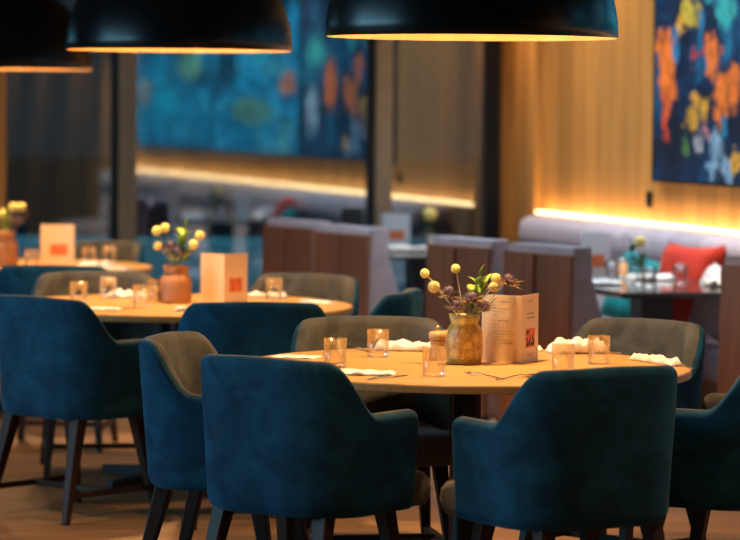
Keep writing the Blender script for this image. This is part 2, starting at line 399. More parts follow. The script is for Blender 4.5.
# led strip and bench
struct(MB().box(.58, 11.2, -.05, -.005, .0, .012).build('led_strip_light', M_led, loc=W(0, 0, .957), rz=ang_u))
bench = thing('banquette', 'long lilac grey upholstered wall bench under the glowing light strip', 'bench', W(0), ang_u)
def roll(x0, x1, y0, y1, z0, z1, rad, name, mat, parent):
    o = MB().box(x0, x1, y0, y1, z0, z1).build(name, mat, parent, smooth=True, bevel=rad, seg=5); return o
nb = 6; bl = 10.2/nb
for i in range(nb):
    x0 = .95+i*bl
    roll(x0, x0+bl-.006, -.30, -.07, .775, .955, .07, 'headroll', M_lilac, bench)
    roll(x0, x0+bl-.006, -.27, -.07, .44, .775, .035, 'back_cushion', M_lilac, bench)
    roll(x0, x0+bl-.006, -.68, -.10, .33, .46, .035, 'seat_cushion', M_lilac, bench)
MB().box(.95, 11.15, -.64, -.06, 0, .33).build('bench_base', M_benchbase, bench)
MB().box(.58, 11.15, -.07, -.006, .0, .95).build('back_ledge', M_edge, bench)

# wall socket
s = thing('wall_switch', 'small black switch plate on the oak wall below the painting', 'switch', W(2.27, .0, 1.045), ang_u)
MB().box(-.034, .034, -.014, 0, 0, .085).build('plate', M_black, s, bevel=.004)
MB().box(-.018, .018, -.02, -.014, .02, .065).build('rocker', M_framed, s, bevel=.002)

# cushions
def cushion(name, mat, loc, w, h, th, rz, tilt, label, roll_=0):
    mb = MB(); rows = []
    n = 14
    for side in (1, -1):
        rows = []
        for i in range(n+1):
            row = []
            for j in range(n+1):
                u = -1+2*i/n; v = -1+2*j/n
                pin = 1-.10*(1-abs(u)**2)*(abs(v)**3)
                pin2 = 1-.10*(1-abs(v)**2)*(abs(u)**3)
                k = max(0, (1-u**4)*(1-v**4))**.5
                cr = .012*noise.noise(Vector((u*2.5, v*2.5, side+w*9)))
                row.append((u*w/2*pin2, side*(th/2*k+cr*k), v*h/2*pin))
            rows.append(row)
        mb.grid(rows)
    o = mb.build(name, mat, smooth=True, loc=loc)
    o.rotation_euler = (tilt, roll_, rz)
    import bmesh
    bm = bmesh.new(); bm.from_mesh(o.data); bmesh.ops.remove_doubles(bm, verts=bm.verts, dist=.0008); bmesh.ops.recalc_face_normals(bm, faces=bm.faces); bm.to_mesh(o.data); bm.free()
    for p in o.data.polygons: p.use_smooth = True
    return tag(o, label, 'cushion', 'scatter cushions on the bench')
cushion('scatter_cushion', M_red, W(3.80, .42, .70), .46, .46, .17, ang_u+R(14), R(-14), 'red square cushion leaning on the bench back under the painting')
cushion('scatter_cushion', M_teal, W(3.40, .52, .665), .42, .38, .15, ang_u+R(12), R(-20), 'teal cushion on the bench, left of the red cushion, behind the dark table', R(10))
cushion('scatter_cushion', M_white, W(4.30, .46, .655), .40, .36, .16, ang_u, R(-14), 'pale cushion on the bench right of the red cushion', R(6))

# ------------------------------------------------------------------ tub chair
def tub_path(l, a=.262, b=.215, rc=.165, yf=.205):
    s = 1 if l >= 0 else -1; l = abs(l)
    L1 = a-rc; L2 = PI/2*rc
    if l <= L1: return (s*l, -b), (0, -1)
    if l <= L1+L2:
        t = (l-L1)/rc
        return (s*(a-rc+rc*math.sin(t)), -b+rc-rc*math.cos(t)), (s*math.sin(t), -math.cos(t))
    return (s*a, -b+rc+(l-L1-L2)), (s, 0)
LT = (.262-.165)+PI/2*.165+(.205+.215-.165)
def make_tub(label, loc, rz):
    t = thing('tub_chair', label, 'chair', loc, rz, 'blue and taupe tub chairs around the round tables')
    TH = .062; ZB = .385
    N = 72
    outer = []; inner = []
    for i in range(N+1):
        q = -1+2*i/N
        l = LT*(1-abs(1-abs(q))**1.35)*(1 if q >= 0 else -1)
        (x, y), (nx, ny) = tub_path(l)
        al = abs(l)
        h = .685+(.842-.685)*(1-smooth02((al-.215)/.19))
        h += .008*math.cos(min(1, al/.25)*PI/2)
        e = LT-al; rn = .035
        w = 1 if e > rn else math.sqrt(max(0, 1-((rn-e)/rn)**2))
        w = max(w, .02)
        h -= .045*(1-w)
        half = TH/2*w
        def pt(off, z):
            q_ = (h-z)/(h-ZB)                        # shell draws in and leans back
            yy = y+ny*off
            return ((x+nx*off)*(1-.045*smooth01(q_)), yy*(1-(.15 if yy < 0 else .02)*q_), z)
        ro = []
        ro.append(pt(half-.05*w, ZB)); ro.append(pt(half-.02*w, ZB+.002)); ro.append(pt(half-.006*w, ZB+.013)); ro.append(pt(half, ZB+.035))
        zc = h-TH/2
        for k in range(1, 8): ro.append(pt(half, ZB+.035+(zc-ZB-.035)*k/8))
        for k in range(0, 8):
            a = R(70)*k/7; ro.append(pt(half*math.cos(a), zc+TH/2*math.sin(a)))
        outer.append(ro)
        ri = []
        for k in range(0, 9):
            a = R(70)+R(110)*k/8; ri.append(pt(half*math.cos(a), zc+TH/2*math.sin(a)-.0005))
        for k in range(1, 8): ri.append(pt(-half, zc+(ZB+.03-zc)*k/7))
        inner.append(ri)
    MB().grid(outer).build('outer_shell', M_blue, t, smooth=True)
    MB().grid(inner).build('inner_back', M_greyv, t, smooth=True)
    # seat cushion: rounded superellipse slab
    n = 48; rows = []
    prof = [(0, .385), (.85, .385), (.955, .392), (.99, .41), (1, .435), (.99, .462), (.94, .482), (.8, .492), (.4, .497), (0.001, .498)]
    for pr, z in prof:
        row = []
        for k in range(n):
            a = 2*PI*k/n; c, s_ = math.cos(a), math.sin(a)
            ex = 2/4.5
            px = math.copysign(abs(c)**ex, c)*.222; py = math.copysign(abs(s_)**ex, s_)*.285+.075
            px *= 1+.27*smooth01((py-.19)/.06)
            row.append((px*max(pr, .001), (py-.075)*max(pr, .001)+.075, z))
        rows.append(row)
    MB().grid(rows, True).build('seat', M_seatv, t, smooth=True)
    for sx in (-1, 1):
        for fy in (-1, 1):
            top = (sx*.185, .16 if fy > 0 else -.135, .392); bot = (sx*.225, .235 if fy > 0 else -.235, 0)
            MB().bar(top, bot, .05, .026).build('leg', M_leg, t, bevel=.004)
    for sx in (-1, 1):
        MB().bar((sx*.215, -.205, .105), (sx*.215, .21, .105), .022).build('stretcher', M_leg, t, bevel=.003)
    MB().bar((-.215, 0, .105), (.215, 0, .105), .022).build('stretcher', M_leg, t, bevel=.003)
    return t
# yaw: facing direction = (sin(-rz), cos(rz)); rz>0 turns to the left
chair0 = None
def chair(bx, by, yaw, label):
    """bx,by = top of the backrest; yaw in degrees, clockwise from straight away from the viewer"""
    global chair0
    a = R(yaw); fx, fy = math.sin(a), math.cos(a)
    loc = (bx+.215*fx, by+.215*fy, 0); rz = -a
    if chair0 is None: chair0 = make_tub(label, loc, rz)
    else: dup(chair0, loc, rz, label)
chair(-.323, 8.66, 36, 'blue velvet tub chair in the foreground at the nearest table, left one of the two')
chair(.695, 8.42, -31, 'blue velvet tub chair in the foreground at the nearest table, right one of the two')
chair(-.665, 9.50, 104, 'bright blue tub chair at the left side of the nearest table, seen side-on')
chair(1.30, 9.00, -62, 'blue tub chair at the nearest table, cut off by the right picture edge')
chair(.985, 10.37, -138, 'tub chair behind the right side of the nearest table, showing its taupe inside')
chair(-.01, 10.40, 170, 'tub chair behind the left side of the nearest table, showing its taupe inside')
chair(.165, 11.93, -78, 'small-looking blue tub chair right of the middle table, behind the nearest table')
chair(-1.285, 11.33, 42, 'blue velvet tub chair at the left picture edge, its legs in view on the floor')
chair(-.425, 11.10, -4, 'blue tub chair between the middle and nearest tables, only its back in view')
chair(-.24, 13.05, -150, 'taupe-fronted tub chair behind the right side of the middle table')
chair(-1.20, 13.08, 172, 'taupe-fronted tub chair behind the left side of the middle table')
chair(-1.44, 13.55, 4, 'dark blue tub chair between the middle and farthest round tables, its back in view')
chair(-1.36, 16.10, -140, 'taupe tub chair beyond the right side of the farthest round table, by the windows')

# ------------------------------------------------------------------ round tables
def round_table(x, y, label, lv):
    t = thing('round_table', label, 'table', (x, y, 0), .4, 'round oak dining tables')
    MB().lathe([(.70, .722), (.716, .724), (.72, .732), (.72, .743), (.716, .749), (.71, .75), (.3, .75), (.001, .75)], 96).build('tabletop', M_table, t, smooth=False)
    MB().lathe([(.7205, .726), (.7205, .745)], 96, caps=False).build('edge_band', M_edge, t, smooth=True)
    MB().lathe([(.055, .03), (.05, .1), (.05, .66), (.07, .722)], 24).build('column', M_black, t, smooth=True)
    for k in range(4):
        a = k*PI/2+.5
        MB().bar((0, 0, .05), (.42*math.cos(a), .42*math.sin(a), .028), .055, .04).build('foot', M_black, t, bevel=.004)
        MB().bar((0, 0, .70), (.45*math.cos(a), .45*math.sin(a), .708), .03, .025).build('support_arm', M_black, t, bevel=.003)
    return t
T1 = (.31, 9.59); T2 = (-.79, 12.43); T3 = (-1.83, 15.30)
round_table(*T1, 'round oak table nearest the viewer, laid with glasses, menu and vase', 3)
round_table(*T2, 'round oak table in the middle of the row, behind the nearest one', 1)
round_table(*T3, 'farthest round oak table, near the windows at left', 1)

# ------------------------------------------------------------------ pendants
def pendant(x, y, z, label, r=.467):
    t = thing('pendant_lamp', label, 'lamp', (x, y, z), 0, 'black dome pendants over the round tables')
    H = .43
    def prof(rr, hh, n=16, z0=0):
        p = []
        for k in range(n+1):
            a = PI/2*k/n
            p.append((max(.03, rr*math.cos(a)**.88), z0+hh*math.sin(a)**.95))
        return p
    MB().lathe([(r-.004, 0), (r, .003)]+prof(r, H)[1:], 64, caps=False).build('shade', M_lampout, t, smooth=True)
    MB().lathe([(r-.004, 0)]+prof(r-.006, H-.008)[1:], 64, caps=False).build('shade_lining', M_lampin, t, smooth=True)
    MB().lathe([(.03, H-.01), (.035, H+.01), (.03, H+.06), (.01, H+.075)], 20).build('cap', M_black, t, smooth=True)
    MB().tube([(0, 0, H+.07), (0, 0, CEIL-z-.02)], .004, 8).build('cord', M_black, t)
    MB().lathe([(.06, CEIL-z-.03), (.06, CEIL-z-.001)], 20).build('ceiling_rose', M_black, t)
    MB().lathe([(.022, H-.09), (.022, H-.01)], 16).build('socket', M_brass, t)
    MB().ico((0, 0, H-.13), .042, 3).build('bulb', M_bulb, t, smooth=True)
    return t
LAMPS = [(.318, 9.60, 1.797, 'large black dome pendant with golden inside, hanging over the nearest table'),
         (-.795, 12.40, 1.80, 'black dome pendant hanging over the middle table, left of the large one'),
         (-1.885, 15.30, 1.752, 'black dome pendant at the top left corner, over the farthest round table')]
for l in LAMPS: pendant(*l)

# ------------------------------------------------------------------ tableware
ZT = .7502
def tumbler(x, y, label, h=.092, r=.037, z=ZT, g='glass tumblers'):
    p = [(.001, 0), (r*.93, 0), (r*.96, .003), (r, h), (r-.0018, h), (r*.90, .018), (r*.82, .015), (.001, .012)]
    o = MB().lathe(p, 28, caps=False).build('tumbler', M_glass, smooth=True, loc=(x, y, z))
    return tag(o, label, 'glass', g)
g1 = 'tumblers on the nearest table'
tumbler(-.108, 9.46, 'clear tumbler on the nearest table, farthest left, beside the front napkin', g=g1)
tumbler(.029, 9.86, 'clear tumbler on the nearest table in front of the rear left folded napkin', g=g1)
tumbler(.198, 9.17, 'clear tumbler standing close to the viewer in front of the wooden mills', g=g1)
tumbler(.742, 9.67, 'clear tumbler on the nearest table, farthest right, before the crumpled napkin', g=g1)
tumbler(.605, 9.33, 'clear tumbler just right of the menu, half hidden by the foreground chair', g=g1)

def rot(rz): return Matrix.Rotation(rz, 4, 'Z')
def napkin(x, y, rz, l, w, h, seed, label, z=ZT, g='folded napkins', twist=0):
    mb = MB()
    n, m_ = 26, 16; rows = []
    for i in range(n+1):
        u = -1+2*i/n; row = []
        for k in range(m_*2):
            a = 2*PI*k/(m_*2); c, s_ = math.cos(a), math.sin(a)
            e = .55
            yy = math.copysign(abs(c)**e, c)*w/2; zz = math.copysign(abs(s_)**.7, s_)*.5+.5
            endk = (1-abs(u)**10)**.5 if abs(u) < 1 else .02
            hh = h*(.72+.55*noise.noise(Vector((u*3.4+seed, yy/w*3.5, seed*.37)))+.18*noise.noise(Vector((u*9+seed, yy/w*7, seed))))
            xx = u*l/2*(1+.05*noise.noise(Vector((seed, yy*30, zz*3))))
            yy = yy*(1+.12*noise.noise(Vector((u*3, seed*2.1, zz))))+twist*u*u*w*.3
            hh *= .35+.65*endk
            fold = .10*h*math.sin(yy/w*14+seed)
            row.append((xx, yy, max(0, zz*hh+(fold if zz > .5 else 0))))
        rows.append(row)
    mb.grid(rows, True); mb.f.append(tuple(range(m_*2-1, -1, -1))); mb.f.append(tuple(n*m_*2+k for k in range(m_*2)))
    o = mb.build('napkin', M_napkin, smooth=True, loc=(x, y, z), rz=rz)
    return tag(o, label, 'napkin', g)
gn = 'napkins on the nearest table'
napkin(-.03, 9.22, -.15, .22, .10, .014, 1, 'flat folded white napkin at the front left of the nearest table', g=gn)
napkin(.12, 10.14, -.1, .20, .09, .034, 2, 'plump folded white napkin at the rear left of the nearest table', g=gn)
napkin(.70, 10.09, .25, .19, .09, .052, 3, 'crumpled white napkin at the rear right of the nearest table', g=gn)
napkin(.930, 9.72, -1.12, .27, .045, .026, 4, 'long rolled white napkin at the right rim of the nearest table', g=gn)
napkin(.535, 10.16, .3, .10, .05, .022, 5, 'small white napkin tip right behind the standing menu', g=gn)
napkin(-.24, 9.82, -.3, .15, .10, .008, 6, 'thin white napkin at the far left rim of the nearest table', g=gn)

def cutlery(kind, x, y, rz, label, z=ZT, g='cutlery on the nearest table', mesh={}):
    if kind not in mesh:
        mb = MB()
        def strip(pts, th=.0022):            # pts: (x, half width, z)
            top = []; 
            rows = []
            for (px, hw, pz) in pts:
                rows.append([(px, -hw, pz), (px, -hw*.6, pz+th), (px, hw*.6, pz+th), (px, hw, pz)])
            o = len(mb.v)
            mb.grid(rows, True)
            mb.f.append((o+3, o+2, o+1, o)); k = o+4*(len(pts)-1); mb.f.append((k, k+1, k+2, k+3))
        if kind == 'knife':
            strip([(-.10, .004, .001), (-.095, .007, .001), (-.06, .006, .002), (0, .0045, .003), (.012, .005, .003)], .005)
            strip([(.012, .005, .003), (.03, .009, .002), (.08, .009, .001), (.105, .006, .001), (.115, .001, .001)], .0015)
        elif kind == 'fork':
            strip([(-.10, .006, .001), (-.08, .006, .001), (-.02, .003, .004), (.03, .003, .006), (.045, .009, .007), (.055, .012, .005)], .003)
            for k in range(4):
                yy = -.0095+k*.0063
                mb.tube([(.053, yy, .0065), (.075, yy, .004), (.095, yy*.95, .008)], [.0017, .0016, .0009], 6)
        else:
            strip([(-.09, .005, .001), (-.06, .005, .001), (0, .0025, .006), (.045, .003, .008), (.055, .012, .006), (.075, .017, .004), (.095, .012, .005), (.105, .003, .006)], .003)
        o = mb.build(kind, M_steel, smooth=True); mesh[kind] = o
    else:
        o = mesh[kind].copy(); C.objects.link(o)
    o.location = (x, y, z); o.rotation_euler.z = rz
    return tag(o, label, kind, g)
cutlery('knife', .055, 9.10, .95, 'steel knife lying at the front rim of the nearest table, right of the flat napkin')
cutlery('fork', .355, 9.17, 2.15, 'steel fork near the front rim of the table, tines towards the vase')
cutlery('fork', -.125, 9.46, 1.2, 'steel fork beside the farthest left tumbler on the nearest table')
cutlery('knife', -.035, 10.16, -1.2, 'steel knife at the rear left rim, left of the plump napkin')
cutlery('knife', .84, 10.06, -.95, 'steel knife on the right side of the nearest table, between two napkins')
cutlery('fork', 1.00, 9.60, 1.9, 'steel fork at the right rim beside the rolled napkin')
cutlery('spoon', .44, 9.12, .9, 'steel spoon beside the fork, half hidden by the right foreground chair')

def mill(x, y, label, z=ZT, s=1):
    t = thing('pepper_mill', label, 'mill', (x, y, z), 0, 'wooden mills on the nearest table')
    MB().lathe([(.001, 0), (.027, 0), (.028, .004), (.027, .02), (.0225, .045), (.024, .062), (.026, .066), (.001, .067)], 28, caps=False).build('body', M_mill, t, smooth=True)
    MB().lathe([(.001, .068), (.026, .068), (.029, .074), (.029, .088), (.024, .094), (.01, .097), (.001, .098)], 28, caps=False).build('head', M_mill, t, smooth=True)
    MB().lathe([(.001, .097), (.006, .097), (.005, .101), (.008, .106), (.005, .112), (.001, .113)], 16, caps=False).build('knob', M_brass, t, smooth=True)
mill(.222, 9.75, 'wooden mill with brass knob on the nearest table, left one of the pair')
mill(.266, 9.80, 'wooden mill with brass knob tucked against the amber vase, right one of the pair')

def sheet(A, B, z0, z1, mat, name, parent, th=.0012, off=0):
    A = Vector(A); B = Vector(B); d = (B-A).normalized(); nrm = Vector((d.y, -d.x))    # towards viewer for left-to-right
    vs = []
    for z in (z0, z1):
        for p, k in ((A, off), (B, off), (B, off+th), (A, off+th)): vs.append((p.x+nrm.x*k, p.y+nrm.y*k, z))
    return MB().add(vs, [(3, 2, 1, 0), (4, 5, 6, 7), (0, 1, 5, 4), (1, 2, 6, 5), (2, 3, 7, 6), (3, 0, 4, 7)]).build(name, mat, parent)
def menu(L, F_, R_, label, paper, z=ZT, h=.220, side='right', detail=True):
    """standing folded menu: left edge L, fold F_, right edge R_ (world xy)"""
    t = thing('standing_menu', label, 'menu', (F_[0], F_[1], z), 0, 'folded menus standing on the tables')
    l = Vector(L)-Vector(F_); r = Vector(R_)-Vector(F_); o = Vector((0, 0))
    lp = sheet(l, o, 0, h, paper, 'left_page', t); rp = sheet(o, r, 0, h, paper, 'right_page', t)
    def mark(P, Q, a, b_, z0, z1, mat, name, par):
        d = Vector(Q)-Vector(P); return sheet(Vector(P)+d*a, Vector(P)+d*b_, z0*h, z1*h, mat, name, par, .0003, .0014)
    def textmb(P, Q, rows, mat, name, par, seed=1):
        rnd = random.Random(seed); mb = MB(); d = Vector(Q)-Vector(P); dn = d.normalized(); nrm = Vector((dn.y, -dn.x))
        for (zc, a0, a1, hh) in rows:
            a = a0
            while a < a1:
                wl = min(rnd.uniform(.03, .08), a1-a)
                p = Vector(P)+d*a; q = Vector(P)+d*(a+wl); vs = []
                for zz in (zc*h-hh, zc*h+hh):
                    for pp, k in ((p, .0014), (q, .0014), (q, .0017), (p, .0017)): vs.append((pp.x+nrm.x*k, pp.y+nrm.y*k, zz))
                mb.add(vs, [(3, 2, 1, 0), (4, 5, 6, 7), (0, 1, 5, 4), (1, 2, 6, 5), (2, 3, 7, 6), (3, 0, 4, 7)])
                a += wl+.018
        return mb.build(name, mat, par)
    mark(o, r, .22, .78, .22, .50, M_orange, 'picture_print', rp)
    if detail:
        textmb(l, o, [(.90, .45, .72, .0012), (.62, .42, .66, .0013)]+[(.84-.045*k, .30, .30+.5*((k*37) % 10)/10+.08, .0007) for k in range(4)]
               + [(.56-.045*k, .30, .45+.45*((k*53) % 10)/10, .0007) for k in range(8)], M_ink, 'printed_lines', lp, 3)
        textmb(o, r, [(.90, .35, .65, .0015), (.72, .30, .75, .0018), (.66, .28, .78, .0018), (.12, .3, .7, .0012), (.09, .35, .65, .0008)], M_ink, 'printed_lines', rp, 4)
        mb = MB(); rnd = random.Random(7); d = r; dn = d.normalized(); nrm = Vector((dn.y, -dn.x))
        # dark figures in the printed picture
        for (a, z0, ww, hh) in [(.30, .24, .10, .05), (.42, .25, .08, .08), (.54, .24, .10, .06), (.66, .25, .08, .09), (.30, .42, .10, .05), (.60, .33, .06, .05), (.46, .34, .05, .03), (.30, .31, .05, .06)]:
            vs = []
            for zz in (z0*h, (z0+hh)*h):
                for aa, k in ((a, .0018), (a+ww, .0018), (a+ww, .002), (a, .002)):
                    p = d*aa; vs.append((p.x+nrm.x*k, p.y+nrm.y*k, zz))
            mb.add(vs, [(3, 2, 1, 0), (4, 5, 6, 7), (0, 1, 5, 4), (1, 2, 6, 5), (2, 3, 7, 6), (3, 0, 4, 7)])
        mb.build('dark_print', M_inkd, rp)
    return t
menu((.365, 9.72), (.490, 9.65), (.551, 9.79), 'cream folded menu with small orange picture, beside the flower vase on the nearest table', M_paper)
menu((-.712, 12.62), (-.610, 12.53), (-.517, 12.62), 'cream folded menu with orange picture on the middle table, right of the terracotta vase', M_paper, detail=False, h=.205)
menu((-1.705, 15.52), (-1.690, 15.50), (-1.53, 15.50), 'cream menu with orange picture on the farthest round table, at far left', M_paper, detail=False, h=.205)
menu((.06, 17.72), (.075, 17.70), (.235, 17.70), 'white menu with orange picture on the table by the window', M_paperw, detail=False, h=.20, z=ZT)
menu((1.045, 14.80), (1.060, 14.78), (1.185, 14.80), 'grey-white menu with orange picture on the dark table by the bench', M_paperw, detail=False, h=.215)

# vases
def vase_amber(x, y):
    p = [(.001, 0), (.050, 0), (.055, .004), (.057, .03), (.058, .08), (.056, .108), (.050, .120), (.043, .127), (.042, .131), (.047, .145), (.050, .160), (.047, .160), (.040, .131), (.001, .12)]
    o = MB().lathe([(r*1.02, z) for r, z in p], 40, caps=False).build('flower_vase', M_vase, smooth=True, loc=(x, y, ZT))
    tag(o, 'amber crackled glass vase on the nearest table', 'vase')
def vase_terra(x, y, label, k=1.0):
    p = [(.001, 0), (.052, 0), (.060, .004), (.063, .03), (.064, .09), (.058, .112), (.048, .122), (.046, .13), (.052, .150), (.055, .158), (.050, .158), (.043, .131), (.001, .12)]
    o = MB().lathe([(r*k*1.04, z*k) for r, z in p], 32, caps=False).build('flower_vase', M_terr, smooth=True, loc=(x, y, ZT))
    tag(o, label, 'vase')
V1 = (.306, 9.64); V2 = (-.809, 12.50); V3 = (-1.868, 15.27)
vase_amber(*V1)
vase_terra(*V2, 'smooth terracotta vase on the middle table', 1.0)
vase_terra(*V3, 'tan vase on the farthest round table, cut by the left picture edge', 1.12)

def curve_pts(a, b, bend, n=7):
    a = Vector(a); b = Vector(b); c = (a+b)/2+Vector(bend); out = []
    for i in range(n):
        t = i/(n-1); out.append(a*(1-t)**2+c*2*t*(1-t)+b*t*t)
    return out
def ball_flower(V, ox, oy, hz, r, label, mat=None, bumpy=.06, g=None, z0=.13):
    t = thing('craspedia_flower', label, 'flower', (V[0], V[1], ZT), 0, g)
    end = Vector((ox, oy, hz)); st = Vector((ox*.12, oy*.12, z0))
    MB().tube(curve_pts(st, end, (-ox*.15, 0, .01)), .0017, 6).build('stem', M_stem, t, smooth=True)
    mb = MB().ico(end, r, 3, bumpy, ox*77)
    n = 90                                             # tiny florets
    for k in range(n):
        zz = 1-2*(k+.5)/n; a = k*2.39996; rr = math.sqrt(1-zz*zz)
        mb.ico(end+Vector((rr*math.cos(a), rr*math.sin(a), zz))*r*.98, r*.13, 1)
    mb.build('flower_head', mat or M_yel, t, smooth=True)
def thistle(V, ox, oy, hz, r, label, g=None, z0=.13, seed=0):
    r *= 1.35
    rnd = random.Random(seed); t = thing('sea_holly', label, 'flower', (V[0], V[1], ZT), 0, g)
    end = Vector((ox, oy, hz)); st = Vector((ox*.12, oy*.12, z0))
    MB().tube(curve_pts(st, end, (0, 0, .008)), .0018, 6).build('stem', M_gstem, t, smooth=True)
    mb = MB().ico(end, r*.50, 2, .1, seed, (1, 1, 1.2))
    for k in range(70):
        zz = 1-1.7*(k+.5)/70; a = k*2.39996; rr = math.sqrt(max(0, 1-zz*zz)); d = Vector((rr*math.cos(a), rr*math.sin(a), zz))
        mb.cone(end+d*r*.42, end+d*r*.78, r*.07)
    mb.build('flower_head', M_thistle, t)
    mb = MB()
    for k in range(26):
        a = k*2.39996; el = rnd.uniform(-.5, .5)
        d = Vector((math.cos(a), math.sin(a), el)).normalized()
        mb.cone(end-Vector((0, 0, r*.3))+d*r*.3, end-Vector((0, 0, r*.2))+d*r*rnd.uniform(1.1, 1.7), r*.09, 3)
    mb.build('bracts', M_bract, t)
def leaf_sprig(V, ox, oy, hz, label, g=None, z0=.12, seed=0, mat=None, ls=.055, nl=7):
    rnd = random.Random(seed); t = thing('leaf_sprig', label, 'foliage', (V[0], V[1], ZT), 0, g)
    st = Vector((ox*.1, oy*.1, z0)); end = Vector((ox, oy, hz)); pts = curve_pts(st, end, (0, 0, .012), 9)
    MB().tube(pts, .0015, 6).build('stem', M_gstem, t, smooth=True)
    for k in range(nl):
        p = pts[min(8, 3+k*6//max(1, nl))]; a = k*2.4+seed; d = Vector((math.cos(a)*.75, math.sin(a)*.75, rnd.uniform(.4, 1.1))).normalized()
        if k == nl-1: d = (end-st).normalized(); p = end
        side = d.cross(Vector((0, 0, 1))).normalized(); up = side.cross(d); L_ = ls*rnd.uniform(.7, 1.1); rows = []
        for i in range(7):
            u = i/6; w = L_*.26*math.sin(PI*(u**.8))+.0003; c = p+d*L_*u+Vector((0, 0, -L_*.25*u*u))
            rows.append([c-side*w+up*w*.35, c, c+side*w+up*w*.35, c+up*.0008, ])
        MB().grid(rows, True).build('leaf', mat or M_leaf, t, smooth=True)
ga = 'flowers in the amber vase'
# offsets: metres from the vase axis, heights above the table
for (dx, dy, h, r, lab, m_) in [
    (-.130, .00, .290, .0145, 'yellow ball flower on the amber vase, standing out farthest left', None),
    (-.030, .02, .305, .0145, 'yellow ball flower on a straight pale stem, highest in the amber vase', None),
    (-.100, -.02, .248, .0185, 'large dull gold bobbly ball flower, below the leftmost yellow one', M_yel2),
    (.098, -.02, .277, .0155, 'yellow ball flower at the right of the amber vase, upper of two', None),
    (.090, -.04, .250, .0150, 'pale yellow ball flower right under another at the right of the amber vase', M_yel2)]:
    ball_flower(V1, dx, dy, h, r, lab, m_, g=ga)
for i, (dx, dy, h, r, lab) in enumerate([
    (-.052, -.03, .232, .024, 'mauve sea holly left in the amber vase, under the straight yellow ball'),
    (.020, -.05, .215, .026, 'mauve sea holly at the centre front of the amber vase'),
    (-.028, -.05, .190, .022, 'low mauve sea holly at the left lip of the amber vase'),
    (.060, -.04, .188, .022, 'low mauve sea holly at the right lip of the amber vase'),
    (.140, .00, .270, .026, 'brown spiky sea holly standing out farthest right over the menu')]):
    thistle(V1, dx, dy, h, r, lab, ga, seed=i+1)
leaf_sprig(V1, .045, .00, .27, 'bright green leafy sprig rising right of centre in the amber vase', ga, seed=1, ls=.07, nl=9)
leaf_sprig(V1, .065, .03, .25, 'green sprig leaning right behind the sea hollies in the amber vase', ga, seed=3, ls=.06, nl=9)
leaf_sprig(V1, .02, .04, .22, 'short green sprig at the back of the amber vase', ga, seed=5, ls=.045, mat=M_leafd)
leaf_sprig(V1, .085, -.02, .20, 'low green sprig drooping at the right lip of the amber vase', ga, seed=8, ls=.04, nl=9)
gb = 'flowers in the terracotta vase'
for (dx, dy, h, r, lab) in [
    (-.082, 0, .300, .020, 'yellow ball flower top left in the terracotta vase on the middle table'),
    (-.048, 0, .312, .020, 'highest yellow ball flower in the terracotta vase on the middle table'),
    (-.078, 0, .238, .020, 'lower left yellow ball flower in the terracotta vase'),
    (.098, 0, .282, .019, 'yellow ball flower farthest right in the terracotta vase'),
    (.072, -.02, .245, .020, 'dull yellow ball flower at the right of the terracotta vase')]:
    ball_flower(V2, dx, dy, h, r, lab, g=gb)
thistle(V2, -.02, 0, .235, .03, 'mauve sea holly left of centre in the terracotta vase', gb, seed=11)
thistle(V2, .01, -.02, .215, .03, 'mauve sea holly at the centre of the terracotta vase', gb, seed=12)
leaf_sprig(V2, .035, 0, .30, 'tall green sprig rising from the centre of the terracotta vase', gb, seed=4, ls=.085, nl=9)
leaf_sprig(V2, .05, 0, .22, 'low green sprig at the right lip of the terracotta vase', gb, seed=7, ls=.085, nl=9)
leaf_sprig(V2, -.03, 0, .22, 'low green sprig at the left lip of the terracotta vase', gb, seed=9, ls=.075, mat=M_gstem)
gc = 'flowers in the far tan vase'
for (dx, dy, h, r, lab) in [
    (.05, 0, .300, .023, 'yellow ball flower left of the rightmost pair in the far tan vase'),
    (.092, 0, .300, .023, 'yellow ball flower at upper right in the far tan vase'),
    (-.01, 0, .265, .023, 'yellow ball flower nearest the left picture edge in the far tan vase')]:
    ball_flower(V3, dx, dy, h, r, lab, g=gc)
thistle(V3, .06, 0, .25, .034, 'mauve sea holly in the far tan vase at the left edge', gc, seed=21)
leaf_sprig(V3, .02, 0, .26, 'green sprig in the middle of the far tan vase', gc, seed=14, ls=.07, nl=9)
leaf_sprig(V3, .11, 0, .25, 'green sprig leaning right out of the far tan vase', gc, seed=15, ls=.06, nl=9, mat=M_thistle)

# middle table wares
g2 = 'tumblers on the middle table'
tumbler(-1.215, 12.50, 'clear tumbler on the middle table, farthest left', h=.085, g=g2)
tumbler(-1.115, 12.76, 'clear tumbler on the middle table, second from left, by the napkin', g=g2)
tumbler(-.93, 12.19, 'clear tumbler on the front of the middle table, before the terracotta vase', g=g2)
tumbler(-.41, 12.80, 'clear tumbler on the middle table, farthest right', g=g2)
def jar(x, y, label, z=ZT, mat=None, h=.1):
    t = thing('candle_jar', label, 'candle holder', (x, y, z))
    MB().lathe([(.001, 0), (.030, 0), (.033, .004), (.033, h), (.029, h), (.029, .01), (.001, .01)], 24, caps=False).build('glass_cup', M_glass, t, smooth=True)
    MB().lathe([(.001, .0105), (.027, .0105), (.027, h*.7), (.001, h*.7)], 20, caps=False).build('wax', mat or M_mill, t, smooth=True)
jar(-.895, 12.50, 'tan candle jar just left of the terracotta vase on the middle table')
g2n = 'napkins on the middle table'
napkin(-1.04, 12.82, -.2, .18, .09, .03, 12, 'folded white napkin at the rear left of the middle table', g=g2n)
napkin(-1.08, 12.06, -.2, .16, .09, .010, 13, 'flat white napkin at the front left of the middle table', g=g2n)
napkin(-.755, 12.00, .2, .05, .04, .022, 14, 'small bright napkin knot at the front rim below the terracotta vase', g=g2n)
